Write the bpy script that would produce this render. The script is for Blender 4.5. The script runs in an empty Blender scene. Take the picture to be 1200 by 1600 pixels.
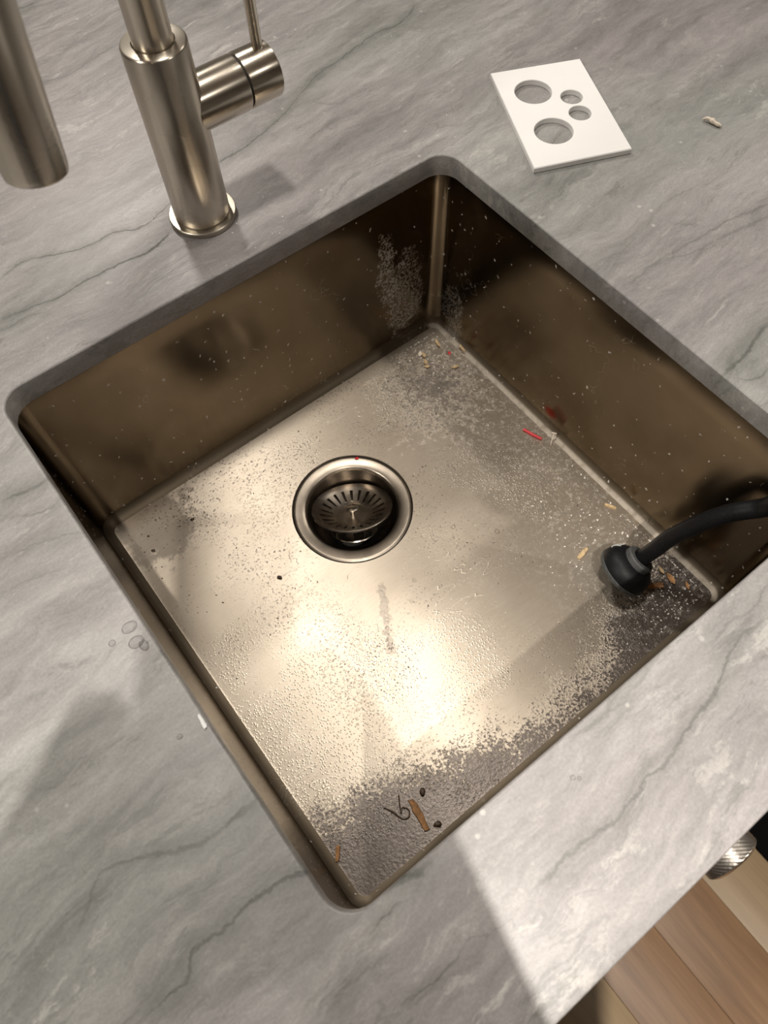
import bpy, bmesh, math, random
from mathutils import Vector, Matrix

random.seed(7)
scene = bpy.context.scene
col = scene.collection
pi = math.pi

# ------------------------------------------------------------------ camera
CAM = Vector((0.0347, -0.0022, 0.4376))
RX = Vector((0.7901, -0.6127, -0.0178))      # image right
RY = Vector((-0.5543, -0.7017, -0.4476))     # image down
RZ = Vector((0.2618, 0.3635, -0.8941))       # view direction
cam_data = bpy.data.cameras.new('camera')
cam = bpy.data.objects.new('camera', cam_data)
col.objects.link(cam)
M = Matrix((RX, -RY, -RZ)).transposed().to_4x4()
M.translation = CAM
cam.matrix_world = M
cam_data.sensor_fit = 'VERTICAL'
cam_data.sensor_height = 7.84
cam_data.sensor_width = 5.88
cam_data.lens = 7.84 * 1163.85 / 1600.0
cam_data.clip_start = 0.004
cam_data.clip_end = 30
cam_data.dof.use_dof = True
cam_data.dof.focus_distance = 0.62
cam_data.dof.aperture_fstop = 2.2
scene.camera = cam

# ------------------------------------------------------------------ world, view, lamps
world = bpy.data.worlds.new('room_world')
scene.world = world
world.use_nodes = True
world.node_tree.nodes['Background'].inputs[0].default_value = (1.0, 0.93, 0.85, 1)
world.node_tree.nodes['Background'].inputs[1].default_value = 0.02
scene.view_settings.view_transform = 'Standard'
scene.view_settings.look = 'None'
scene.view_settings.exposure = 0.0
scene.view_settings.gamma = 1.0
scene.view_settings.use_curve_mapping = False

CEIL = 1.62
LAMP_COLOR = (1.0, 0.94, 0.855)
# x, y, watts, bulb radius, full cone angle, edge softness, label of the recessed ceiling lamps
LAMPS = [
    (0.39, 0.52, 46.0, 0.080, 130, 0.8, 'white recessed downlight above the back of the sink'),
    (-0.13, -0.56, 235.0, 0.014, 68, 1.0, 'white recessed downlight above the person with the phone'),
    (-1.35, 0.52, 58.0, 0.130, 150, 0.6, 'white recessed downlight over the left end of the worktop'),
    (1.75, 0.80, 20.0, 0.140, 150, 0.6, 'white recessed downlight beyond the right end of the worktop'),
    (0.55, 1.80, 66.0, 0.100, 150, 0.6, 'added white fill downlight over the back edge of the island'),  # added fill lamp to broaden the sink reflection; no known fixture there
    (1.00, -1.30, 24.0, 0.040, 150, 0.6, 'white recessed downlight over the aisle by the black mat'),
]

# ------------------------------------------------------------------ helpers
def link(name, me, mat=None, parent=None, smooth=None):
    o = bpy.data.objects.new(name, me)
    col.objects.link(o)
    if mat is not None:
        me.materials.append(mat)
    if parent is not None:
        o.parent = parent
    if smooth is not None:
        for p in me.polygons:
            p.use_smooth = True
        me.set_sharp_from_angle(angle=math.radians(smooth))
    return o


def from_bm(name, bm, mat=None, parent=None, smooth=35):
    me = bpy.data.meshes.new(name)
    bmesh.ops.recalc_face_normals(bm, faces=bm.faces)
    bm.to_mesh(me)
    bm.free()
    return link(name, me, mat, parent, smooth)


def from_data(name, verts, faces, mat=None, parent=None, smooth=35, recalc=True):
    bm = bmesh.new()
    vs = [bm.verts.new(v) for v in verts]
    for f in faces:
        try:
            bm.faces.new([vs[i] for i in f])
        except ValueError:
            pass
    if recalc:
        bmesh.ops.recalc_face_normals(bm, faces=bm.faces)
    me = bpy.data.meshes.new(name)
    bm.to_mesh(me)
    bm.free()
    return link(name, me, mat, parent, smooth)


def tag(o, label=None, cat=None, group=None, kind=None):
    if label:
        o['label'] = label
    if cat:
        o['category'] = cat
    if group:
        o['group'] = group
    if kind:
        o['kind'] = kind
    return o


def empty(name, loc=(0, 0, 0)):
    o = bpy.data.objects.new(name, None)
    o.empty_display_size = 0.01
    col.objects.link(o)
    o.location = loc
    return o


def frame(axis):
    """matrix turning local z to the given axis"""
    return Vector((0, 0, 1)).rotation_difference(Vector(axis).normalized()).to_matrix()


def lathe_data(prof, n=48, base=(0, 0, 0), axis=(0, 0, 1), close=False):
    """prof: list of (r, h). r==0 gives a pole."""
    A = frame(axis)
    base = Vector(base)
    verts, rows = [], []
    for r, h in prof:
        if r <= 1e-9:
            verts.append(base + A @ Vector((0, 0, h)))
            rows.append([len(verts) - 1] * n)
        else:
            row = []
            for k in range(n):
                a = 2 * pi * k / n
                verts.append(base + A @ Vector((r * math.cos(a), r * math.sin(a), h)))
                row.append(len(verts) - 1)
            rows.append(row)
    faces = []
    m = len(rows)
    for i in range(m if close else m - 1):
        a, b = rows[i], rows[(i + 1) % m]
        for k in range(n):
            q = [a[k], a[(k + 1) % n], b[(k + 1) % n], b[k]]
            q2 = []
            for x in q:
                if x not in q2:
                    q2.append(x)
            if len(q2) >= 3:
                faces.append(q2)
    return verts, faces


def lathe(name, prof, mat, parent=None, n=48, base=(0, 0, 0), axis=(0, 0, 1), close=False, smooth=35):
    v, f = lathe_data(prof, n, base, axis, close)
    return from_data(name, v, f, mat, parent, smooth)


def tube_data(pts, r, n=20, cap=True):
    """parallel-transported tube through the points; r a number or a list"""
    pts = [Vector(p) for p in pts]
    m = len(pts)
    rs = r if isinstance(r, (list, tuple)) else [r] * m
    tang = []
    for i in range(m):
        t = (pts[min(i + 1, m - 1)] - pts[max(i - 1, 0)]).normalized()
        tang.append(t)
    up = Vector((0, 0, 1)) if abs(tang[0].z) < 0.9 else Vector((1, 0, 0))
    nrm = (up - tang[0] * up.dot(tang[0])).normalized()
    verts, faces = [], []
    for i in range(m):
        if i:
            q = tang[i - 1].rotation_difference(tang[i])
            nrm = (q @ nrm)
            nrm = (nrm - tang[i] * nrm.dot(tang[i])).normalized()
        b = tang[i].cross(nrm)
        for k in range(n):
            a = 2 * pi * k / n
            verts.append(pts[i] + (nrm * math.cos(a) + b * math.sin(a)) * rs[i])
    for i in range(m - 1):
        for k in range(n):
            k2 = (k + 1) % n
            faces.append([i * n + k, i * n + k2, (i + 1) * n + k2, (i + 1) * n + k])
    if cap:
        faces.append(list(range(n)))
        faces.append([(m - 1) * n + k for k in range(n)])
    return verts, faces


def tube(name, pts, r, mat, parent=None, n=20, smooth=40):
    v, f = tube_data(pts, r, n)
    return from_data(name, v, f, mat, parent, smooth)


def catmull(pts, k=8):
    pts = [Vector(p) for p in pts]
    P = [pts[0] * 2 - pts[1]] + pts + [pts[-1] * 2 - pts[-2]]
    out = []
    for i in range(1, len(P) - 2):
        for j in range(k):
            t = j / k
            a, b, c, d = P[i - 1], P[i], P[i + 1], P[i + 2]
            out.append(0.5 * ((2 * b) + (c - a) * t + (2 * a - 5 * b + 4 * c - d) * t * t + (3 * b - a - 3 * c + d) * t ** 3))
    out.append(pts[-1])
    return out


def box_bm(bm, c, s, bevel=0.0, rot=None):
    r = bmesh.ops.create_cube(bm, size=1.0)
    vs = r['verts']
    for v in vs:
        v.co = Vector((v.co.x * s[0], v.co.y * s[1], v.co.z * s[2]))
    if bevel > 0:
        es = list({e for v in vs for e in v.link_edges})
        rb = bmesh.ops.bevel(bm, geom=es, offset=bevel, segments=2, affect='EDGES', profile=0.5)
        vs = list({v for v in rb['verts']} | {v for v in vs if v.is_valid})
    for v in vs:
        co = v.co
        if rot is not None:
            co = rot @ co
        v.co = co + Vector(c)


def box(name, lo, hi, mat, parent=None, bevel=0.0, smooth=30):
    bm = bmesh.new()
    c = [(a + b) / 2 for a, b in zip(lo, hi)]
    s = [b - a for a, b in zip(lo, hi)]
    box_bm(bm, c, s, bevel)
    return from_bm(name, bm, mat, parent, smooth)


# ------------------------------------------------------------------ node helper
class NT:
    def __init__(self, name):
        self.mat = bpy.data.materials.new(name)
        self.mat.use_nodes = True
        self.t = self.mat.node_tree
        self.n = self.t.nodes
        self.bsdf = self.n['Principled BSDF']
        self.out = self.n['Material Output']
        self._pos = None

    def new(self, kind, **kw):
        nd = self.n.new(kind)
        for k, v in kw.items():
            setattr(nd, k, v)
        return nd

    def put(self, sock, v):
        if isinstance(v, bpy.types.NodeSocket):
            self.t.links.new(v, sock)
        elif v is not None:
            if isinstance(v, (tuple, list)) and len(v) == 3 and sock.type == 'RGBA':
                v = (*v, 1)
            sock.default_value = v

    def pos(self):
        if self._pos is None:
            self._pos = self.new('ShaderNodeNewGeometry').outputs['Position']
        return self._pos

    def math(self, op, a, b=None, c=None, clamp=False):
        nd = self.new('ShaderNodeMath', operation=op)
        nd.use_clamp = clamp
        self.put(nd.inputs[0], a)
        if b is not None:
            self.put(nd.inputs[1], b)
        if c is not None:
            self.put(nd.inputs[2], c)
        return nd.outputs[0]

    def vmath(self, op, a, b=None):
        nd = self.new('ShaderNodeVectorMath', operation=op)
        self.put(nd.inputs[0], a)
        if b is not None:
            self.put(nd.inputs[1], b)
        return nd.outputs['Value'] if op in ('LENGTH', 'DISTANCE', 'DOT_PRODUCT') else nd.outputs[0]

    def sep(self, v):
        nd = self.new('ShaderNodeSeparateXYZ')
        self.put(nd.inputs[0], v)
        return nd.outputs

    def comb(self, x, y, z=0.0):
        nd = self.new('ShaderNodeCombineXYZ')
        self.put(nd.inputs[0], x)
        self.put(nd.inputs[1], y)
        self.put(nd.inputs[2], z)
        return nd.outputs[0]

    def mapping(self, v, loc=(0, 0, 0), rot=(0, 0, 0), scale=(1, 1, 1)):
        nd = self.new('ShaderNodeMapping')
        self.put(nd.inputs[0], v)
        nd.inputs[1].default_value = loc
        nd.inputs[2].default_value = rot
        nd.inputs[3].default_value = scale
        return nd.outputs[0]

    def noise(self, v, scale=5.0, detail=4.0, rough=0.5, dist=0.0, color=False):
        nd = self.new('ShaderNodeTexNoise')
        self.put(nd.inputs['Vector'], v)
        nd.inputs['Scale'].default_value = scale
        nd.inputs['Detail'].default_value = detail
        nd.inputs['Roughness'].default_value = rough
        nd.inputs['Distortion'].default_value = dist
        return nd.outputs['Color' if color else 'Fac']

    def voronoi(self, v, scale=5.0, feature='F1', out='Distance', rand=1.0):
        nd = self.new('ShaderNodeTexVoronoi', feature=feature)
        self.put(nd.inputs['Vector'], v)
        nd.inputs['Scale'].default_value = scale
        nd.inputs['Randomness'].default_value = rand
        return nd.outputs[out]

    def smooth(self, x, lo, hi, a=0.0, b=1.0):
        nd = self.new('ShaderNodeMapRange', interpolation_type='SMOOTHSTEP')
        self.put(nd.inputs['Value'], x)
        self.put(nd.inputs['From Min'], lo)
        self.put(nd.inputs['From Max'], hi)
        self.put(nd.inputs['To Min'], a)
        self.put(nd.inputs['To Max'], b)
        return nd.outputs[0]

    def ramp(self, x, stops):
        nd = self.new('ShaderNodeValToRGB')
        self.put(nd.inputs[0], x)
        e = nd.color_ramp.elements
        while len(e) < len(stops):
            e.new(0.5)
        for el, (p, c) in zip(e, stops):
            el.position = p
            el.color = (*c, 1)
        return nd.outputs[0]

    def mix(self, f, a, b, blend='MIX'):
        nd = self.new('ShaderNodeMix', data_type='RGBA', blend_type=blend)
        self.put(nd.inputs[0], f)
        self.put(nd.inputs[6], a)
        self.put(nd.inputs[7], b)
        return nd.outputs[2]

    def mixf(self, f, a, b):
        nd = self.new('ShaderNodeMix', data_type='FLOAT')
        self.put(nd.inputs[0], f)
        self.put(nd.inputs[2], a)
        self.put(nd.inputs[3], b)
        return nd.outputs[0]

    def curve(self, x, pts):
        nd = self.new('ShaderNodeFloatCurve')
        self.put(nd.inputs['Value'], x)
        mp = nd.mapping
        mp.use_clip = False
        c = mp.curves[0]
        pts = sorted(pts)
        c.points[0].location = pts[0]
        c.points[1].location = pts[-1]
        for p in pts[1:-1]:
            c.points.new(*p)
        mp.update()
        return nd.outputs[0]

    def bump(self, h, strength=0.3, dist=0.001, normal=None):
        nd = self.new('ShaderNodeBump')
        self.put(nd.inputs['Strength'], strength)
        nd.inputs['Distance'].default_value = dist
        self.put(nd.inputs['Height'], h)
        if normal is not None:
            self.put(nd.inputs['Normal'], normal)
        return nd.outputs[0]

    def set(self, **kw):
        names = dict(color='Base Color', rough='Roughness', metal='Metallic', normal='Normal', spec='Specular IOR Level',
                     aniso='Anisotropic', tangent='Tangent', trans='Transmission Weight', ior='IOR', coat='Coat Weight',
                     emis='Emission Color', emis_s='Emission Strength')
        for k, v in kw.items():
            self.put(self.bsdf.inputs[names[k]], v)
        return self.mat


def plain(name, color, rough=0.5, metal=0.0, var=0.06, scale=60.0, bump=0.0):
    t = NT(name)
    n = t.noise(t.pos(), scale, 4)
    lo = tuple(c * (1 - var) for c in color)
    hi = tuple(min(1, c * (1 + var)) for c in color)
    c = t.ramp(n, [(0.3, lo), (0.7, hi)])
    t.set(color=c, rough=rough, metal=metal)
    if bump:
        t.set(normal=t.bump(n, bump, 0.001))
    return t.mat


# ------------------------------------------------------------------ materials
VEINS = [
    ([(0.2999,0.506),(0.3244,0.506),(0.3618,0.5107),(0.4028,0.5235),(0.4421,0.538),(0.4781,0.5418),(0.5203,0.5466),(0.5573,0.5434),(0.5846,0.5554)],1.0,1),
    ([(0.4123,0.5294),(0.4163,0.5078),(0.4355,0.4891)],0.6,0.6),
    ([(0.0963,0.5188),(0.1195,0.5238),(0.1377,0.514),(0.1617,0.5025),(0.1885,0.4994),(0.2113,0.4894),(0.2358,0.4924),(0.2454,0.4958)],0.8,0.7),
    ([(0.0758,0.4828),(0.0986,0.4768),(0.121,0.4705),(0.1519,0.4702),(0.1802,0.4656),(0.1999,0.4629),(0.2207,0.4665)],0.9,0.8),
    ([(0.0695,0.4717),(0.0883,0.4708),(0.1048,0.4655)],0.7,0.7),
    ([(0.2469,0.7104),(0.2815,0.7031),(0.3054,0.7083),(0.3365,0.7099)],0.6,0.6),
    ([(0.285,0.8419),(0.2985,0.8285),(0.3162,0.8296)],1,1.2),
    ([(0.4462,0.1945),(0.4781,0.2014),(0.5104,0.2046),(0.5352,0.211),(0.5672,0.2061)],0.35,1),
    ([(0.464,0.1774),(0.498,0.1728),(0.5283,0.1676),(0.5594,0.1624),(0.5968,0.1516)],0.55,1.3),
    ([(0.4483,0.1742),(0.4827,0.1734),(0.5088,0.1624),(0.541,0.1554),(0.5845,0.1432)],0.5,1.4),
    ([(0.4294,0.075),(0.4512,0.074),(0.4726,0.0779),(0.4921,0.0801)],1,2),
    ([(0.4327,0.0718),(0.4362,0.0607),(0.4572,0.0564)],0.8,1.2),
    ([(0.527,0.1886),(0.5313,0.1824),(0.5411,0.179)],0.7,0.8),
    ([(-0.0044,0.3421),(0.0079,0.3398),(0.0193,0.3358),(0.0303,0.335)],0.9,1.4),
    ([(-0.0121,0.3286),(-0.0013,0.3241),(0.014,0.3156),(0.0261,0.3167)],0.6,1.1),
    ([(-0.0252,0.3057),(-0.0107,0.3007),(0.0042,0.2954),(0.0246,0.2851)],0.5,1.3),
    ([(-0.0376,0.2839),(-0.0185,0.2795),(-0.0015,0.2719)],0.4,1.3),
    ([(-0.0955,0.0365),(-0.0864,0.0363),(-0.0759,0.0351),(-0.0632,0.0433),(-0.0459,0.0408),(-0.0238,0.0411),(-0.0051,0.0358),(0.0101,0.0291)],0.9,1.6),
    ([(-0.0982,0.0935),(-0.0869,0.102),(-0.0785,0.1062),(-0.058,0.0973),(-0.0428,0.0879),(-0.026,0.08),(-0.0062,0.0796),(0.006,0.0786)],0.7,1.8),
    ([(-0.0265,-0.0189),(-0.0092,-0.022),(0.0084,-0.0251)],0.4,1.4),
    ([(0.0105,-0.0113),(0.022,-0.0105),(0.0288,-0.012)],0.8,0.8),
    ([(0.0293,-0.0027),(0.0465,-0.0071),(0.0532,-0.0075)],1,2),
    ([(-0.0003,-0.0452),(0.0146,-0.0484),(0.027,-0.0491)],0.7,1),
    ([(0.0881,-0.0551),(0.1035,-0.0557),(0.1249,-0.0582),(0.1411,-0.0611),(0.1673,-0.0604),(0.1917,-0.0618),(0.2057,-0.0595),(0.2237,-0.0582),(0.2452,-0.055),(0.2653,-0.0491),(0.2834,-0.0487),(0.2982,-0.0521)],0.75,1.5),
    ([(0.2634,-0.0377),(0.2805,-0.0383),(0.2988,-0.0426),(0.3175,-0.039)],0.6,1.2),
    ([(0.1615,-0.0183),(0.1742,-0.0209),(0.1956,-0.0249)],0.6,1.6),
]


def stone_material():
    t = NT('grey_quartzite')
    P = t.pos()
    # coordinates along (u) and across (v) the drift of the veins
    R = t.mapping(P, rot=(0, 0, math.radians(-5)))
    warp = t.noise(R, 9.0, 5, 0.55, color=True)
    warp2 = t.vmath('SUBTRACT', warp, (0.5, 0.5, 0.5))
    nd = t.new('ShaderNodeVectorMath', operation='SCALE')
    t.put(nd.inputs[0], warp2)
    nd.inputs['Scale'].default_value = 0.045
    W = t.vmath('ADD', R, nd.outputs[0])
    # broad clouds and stretched drift
    cloud = t.noise(t.mapping(W, scale=(3.0, 9.0, 6.0)), 1.0, 6, 0.6)
    drift = t.noise(t.mapping(W, scale=(7.0, 48.0, 30.0)), 1.0, 7, 0.62)
    fine = t.noise(t.mapping(W, scale=(55.0, 210.0, 150.0)), 1.0, 6, 0.72)
    tone = t.math('ADD', t.math('MULTIPLY', cloud, 0.40), t.math('ADD', t.math('MULTIPLY', drift, 0.36), t.math('MULTIPLY', fine, 0.24)))
    base = t.ramp(tone, [(0.34, (0.135, 0.131, 0.126)), (0.45, (0.222, 0.214, 0.208)), (0.52, (0.278, 0.267, 0.261)),
                         (0.60, (0.350, 0.337, 0.326)), (0.72, (0.52, 0.505, 0.475))])
    # faint green-grey and mauve-grey tints
    tint = t.noise(t.mapping(W, loc=(3, 1, 0), scale=(2.2, 5.0, 4.0)), 1.0, 3, 0.5)
    tc = t.ramp(tint, [(0.35, (0.965, 1.0, 0.975)), (0.5, (1, 1, 1)), (0.62, (1.0, 0.965, 0.985))])
    base = t.mix(1.0, base, tc, 'MULTIPLY')
    # pale crystalline streaks
    pale = t.noise(t.mapping(W, loc=(5, 2, 0), scale=(14.0, 75.0, 40.0)), 1.0, 6, 0.7)
    palemask = t.math('MULTIPLY', t.smooth(pale, 0.60, 0.72), t.smooth(t.noise(R, 7.0, 3), 0.45, 0.68))
    base = t.mix(t.math('MULTIPLY', palemask, 0.75), base, (0.60, 0.58, 0.54))
    # hair veins from ridged noise
    rid = t.math('ABSOLUTE', t.math('SUBTRACT', t.noise(t.mapping(W, loc=(1, 7, 0), scale=(4.5, 22.0, 18.0)), 1.0, 5, 0.55), 0.5))
    hair = t.math('MULTIPLY', t.smooth(rid, 0.011, 0.0), t.smooth(t.noise(R, 4.0, 2), 0.47, 0.62))
    base = t.mix(t.math('MULTIPLY', hair, 0.38), base, (0.150, 0.150, 0.138))
    # the large veins, each one a curve across the slab
    xyz = t.sep(R)
    wob = t.math('MULTIPLY', t.math('SUBTRACT', t.noise(R, 60.0, 8, 0.72), 0.5), 0.012)
    vv = t.math('ADD', xyz[1], wob)
    un = t.math('DIVIDE', t.math('ADD', xyz[0], 0.2), 1.0)
    wn = t.noise(t.mapping(R, scale=(30, 30, 30)), 1.0, 3)
    vein = None
    for pts, strength, width in VEINS:
        pp = [(u + 0.2, v) for u, v in pts]
        u0, u1 = pp[0][0], pp[-1][0]
        y = t.curve(un, pp)
        d = t.math('ABSOLUTE', t.math('SUBTRACT', vv, y))
        w = 0.0011 * width
        core = t.smooth(d, t.math('MULTIPLY', wn, w * 3.2), 0.0)
        halo = t.math('MULTIPLY', t.smooth(d, w * 9.0, 0.0), 0.42)
        m = t.math('MAXIMUM', core, halo)
        e = t.math('MULTIPLY', t.smooth(un, u0 - 0.012, u0 + 0.012), t.smooth(un, u1 + 0.012, u1 - 0.012))
        m = t.math('MULTIPLY', t.math('MULTIPLY', m, e), strength)
        vein = m if vein is None else t.math('MAXIMUM', vein, m)
    vein = t.math('MULTIPLY', vein, t.smooth(t.noise(R, 26.0, 3), 0.25, 0.55, 0.68, 1.0))
    base = t.mix(t.math('MULTIPLY', vein, 0.88), base, (0.070, 0.075, 0.064))
    # chipped crystalline patches with broken edges
    cr = t.noise(t.mapping(W, loc=(2, 9, 0), scale=(18.0, 46.0, 30.0)), 1.0, 9, 0.78)
    crm = t.math('MULTIPLY', t.smooth(cr, 0.555, 0.60), t.smooth(t.noise(R, 5.0, 3), 0.42, 0.62))
    base = t.mix(t.math('MULTIPLY', crm, 0.28), base, (0.56, 0.54, 0.50))
    dk = t.noise(t.mapping(W, loc=(8, 4, 0), scale=(13.0, 70.0, 40.0)), 1.0, 9, 0.74)
    dkm = t.math('MULTIPLY', t.smooth(dk, 0.445, 0.39), t.smooth(t.noise(t.mapping(R, loc=(4, 4, 0)), 4.5, 3), 0.44, 0.60))
    base = t.mix(t.math('MULTIPLY', dkm, 0.45), base, (0.125, 0.125, 0.115))
    gr = t.noise(R, 520.0, 4, 0.7)
    base = t.mix(0.55, base, t.mix(1.0, base, t.ramp(gr, [(0.3, (0.78, 0.78, 0.78)), (0.7, (1.22, 1.22, 1.22))]), 'MULTIPLY'))
    # small white flecks
    fl = t.voronoi(R, 70.0)
    fm = t.math('MULTIPLY', t.smooth(fl, 0.16, 0.07), t.smooth(t.noise(R, 16.0, 2), 0.55, 0.65))
    base = t.mix(t.math('MULTIPLY', fm, 0.35), base, (0.68, 0.66, 0.62))
    rough = t.smooth(drift, 0.3, 0.7, 0.34, 0.48)
    h = t.math('ADD', t.math('MULTIPLY', drift, 0.7), t.math('ADD', t.math('MULTIPLY', fine, 0.35), t.math('MULTIPLY', vein, -0.5)))
    return t.set(color=base, rough=rough, normal=t.bump(h, 0.32, 0.0016), spec=0.4)


def steel(name, color, rough, aniso=0.0, tangent=None, grain=None, smudge=0.12):
    t = NT(name)
    P = t.pos()
    n1 = t.noise(P, 35.0, 4, 0.6)
    c = t.ramp(n1, [(0.25, tuple(x * (1 - smudge) for x in color)), (0.75, tuple(min(1, x * (1 + smudge)) for x in color))])
    r = t.smooth(t.noise(P, 18.0, 3), 0.3, 0.7, rough * 0.85, rough * 1.15)
    t.set(color=c, rough=r, metal=1.0)
    if aniso:
        t.set(aniso=aniso)
        if tangent is not None:
            t.put(t.bsdf.inputs['Tangent'], t.comb(*tangent))
    if grain is not None:
        g = t.noise(t.mapping(P, scale=grain), 1.0, 3, 0.6)
        t.set(normal=t.bump(g, 0.10, 0.0004))
    return t.mat


def sink_floor_material():
    t = NT('sink_floor_steel')
    P = t.pos()
    s = t.sep(P)
    x, y = s[0], s[1]
    # --- the dried film on the steel; towards the front darker beyond a ragged curved edge
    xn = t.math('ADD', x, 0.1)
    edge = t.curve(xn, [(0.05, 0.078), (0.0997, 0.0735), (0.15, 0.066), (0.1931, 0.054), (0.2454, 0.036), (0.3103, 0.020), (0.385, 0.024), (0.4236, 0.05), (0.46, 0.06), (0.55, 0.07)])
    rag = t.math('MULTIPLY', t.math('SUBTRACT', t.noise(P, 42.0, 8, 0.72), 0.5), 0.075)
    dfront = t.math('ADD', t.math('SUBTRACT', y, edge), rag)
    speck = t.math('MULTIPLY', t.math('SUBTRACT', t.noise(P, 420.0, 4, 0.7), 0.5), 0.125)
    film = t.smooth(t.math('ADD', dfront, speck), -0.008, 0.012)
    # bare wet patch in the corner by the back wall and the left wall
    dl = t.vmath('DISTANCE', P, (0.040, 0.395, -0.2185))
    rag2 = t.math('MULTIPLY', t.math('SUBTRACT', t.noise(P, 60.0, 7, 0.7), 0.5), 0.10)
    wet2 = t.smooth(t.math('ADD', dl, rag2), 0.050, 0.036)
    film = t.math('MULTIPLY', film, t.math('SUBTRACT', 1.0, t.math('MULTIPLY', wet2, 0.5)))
    # speckled scale near the far corner
    dc = t.vmath('DISTANCE', P, (0.36, 0.35, -0.2185))
    sp = t.math('ADD', t.math('MULTIPLY', dc, -3.0), t.noise(P, 130.0, 8, 0.8))
    spk = t.math('MULTIPLY', t.smooth(sp, 0.33, 0.44), 0.62)
    film = t.math('MULTIPLY', film, t.math('SUBTRACT', 1.0, spk))
    # pin-holes in the film
    pin = t.noise(P, 420.0, 3, 0.6)
    pinm = t.math('MULTIPLY', t.smooth(pin, 0.56, 0.66), t.smooth(t.noise(P, 14.0, 4), 0.38, 0.60))
    film = t.math('MULTIPLY', film, t.math('SUBTRACT', 1.0, t.math('MULTIPLY', pinm, 0.8)))
    # run of dirty water in front of the drain
    ax, ay, bx, by = 0.176, 0.205, 0.146, 0.150
    tt = t.math('ADD', t.math('MULTIPLY', t.math('SUBTRACT', x, ax), (bx - ax) / 0.003925), t.math('MULTIPLY', t.math('SUBTRACT', y, ay), (by - ay) / 0.003925), clamp=True)
    px_ = t.math('ADD', ax, t.math('MULTIPLY', tt, bx - ax))
    py_ = t.math('ADD', ay, t.math('MULTIPLY', tt, by - ay))
    dd = t.math('SQRT', t.math('ADD', t.math('POWER', t.math('ABSOLUTE', t.math('SUBTRACT', x, px_)), 2.0), t.math('POWER', t.math('ABSOLUTE', t.math('SUBTRACT', y, py_)), 2.0)))
    run = t.smooth(t.math('ADD', dd, t.math('MULTIPLY', t.math('SUBTRACT', t.noise(P, 130.0, 6, 0.7), 0.5), 0.020)), 0.005, 0.001)
    film = t.math('MULTIPLY', film, t.math('SUBTRACT', 1.0, t.math('MULTIPLY', run, 0.6)))
    # white crumbs of scale in the right corner
    dust_n = t.noise(P, 240.0, 5, 0.75)
    dr = t.smooth(x, 0.26, 0.38)
    dust = t.math('MULTIPLY', t.smooth(dust_n, 0.50, 0.68), t.math('MULTIPLY', dr, 0.55))
    grain = t.noise(t.mapping(P, scale=(60.0, 900.0, 1.0)), 1.0, 3, 0.6)
    mott = t.noise(P, 17.0, 5, 0.6)
    c_film = t.ramp(t.math('ADD', t.math('MULTIPLY', grain, 0.4), t.math('MULTIPLY', mott, 0.6)),
                    [(0.3, FILM_LO), (0.7, FILM_HI)])
    c_dark = t.ramp(mott, [(0.3, DARK_LO), (0.7, DARK_HI)])
    colr = t.mix(film, c_dark, c_film)
    colr = t.mix(dust, colr, (0.50, 0.46, 0.42))
    rough = t.mixf(film, 0.34, 0.46)
    rough = t.mixf(dust, rough, 0.7)
    # relief: brushed lines, small water drops and scratches
    drops = t.voronoi(P, 420.0)
    dm = t.math('MULTIPLY', t.smooth(drops, 0.42, 0.10), t.smooth(t.noise(P, 11.0, 4), 0.44, 0.60))
    darkrel = t.math('MULTIPLY', t.math('SUBTRACT', 1.0, film), t.noise(P, 330.0, 3, 0.6))
    scr = t.math('ABSOLUTE', t.math('SUBTRACT', t.noise(t.mapping(P, rot=(0, 0, 0.5), scale=(14.0, 60.0, 1.0)), 1.0, 2), 0.5))
    scrm = t.math('MULTIPLY', t.smooth(scr, 0.006, 0.0), t.smooth(t.noise(P, 9.0, 2), 0.52, 0.62))
    h = t.math('ADD', t.math('ADD', t.math('MULTIPLY', grain, 0.14), t.math('MULTIPLY', pinm, -0.5)), t.math('ADD', t.math('MULTIPLY', dm, 0.6), t.math('ADD', darkrel, t.math('MULTIPLY', scrm, 0.5))))
    spl = t.smooth(t.vmath('DISTANCE', P, (0.128, 0.140, -0.2185)), 0.045, 0.015)
    sd = t.smooth(t.voronoi(P, 330.0), 0.40, 0.12)
    h = t.math('ADD', h, t.math('MULTIPLY', t.math('MULTIPLY', spl, sd), 1.6))
    n = t.bump(h, t.mixf(film, 0.22, 0.17), 0.0009)
    rough = t.mixf(t.math('MULTIPLY', spl, sd), rough, 0.14)
    t.set(color=colr, rough=rough, metal=t.mixf(dust, t.mixf(film, 0.55, 0.80), 0.2), normal=n, aniso=t.mixf(film, 0.45, 0.92))
    t.put(t.bsdf.inputs['Tangent'], t.comb(0.0, 1.0, 0.0))
    return t.mat


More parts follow.
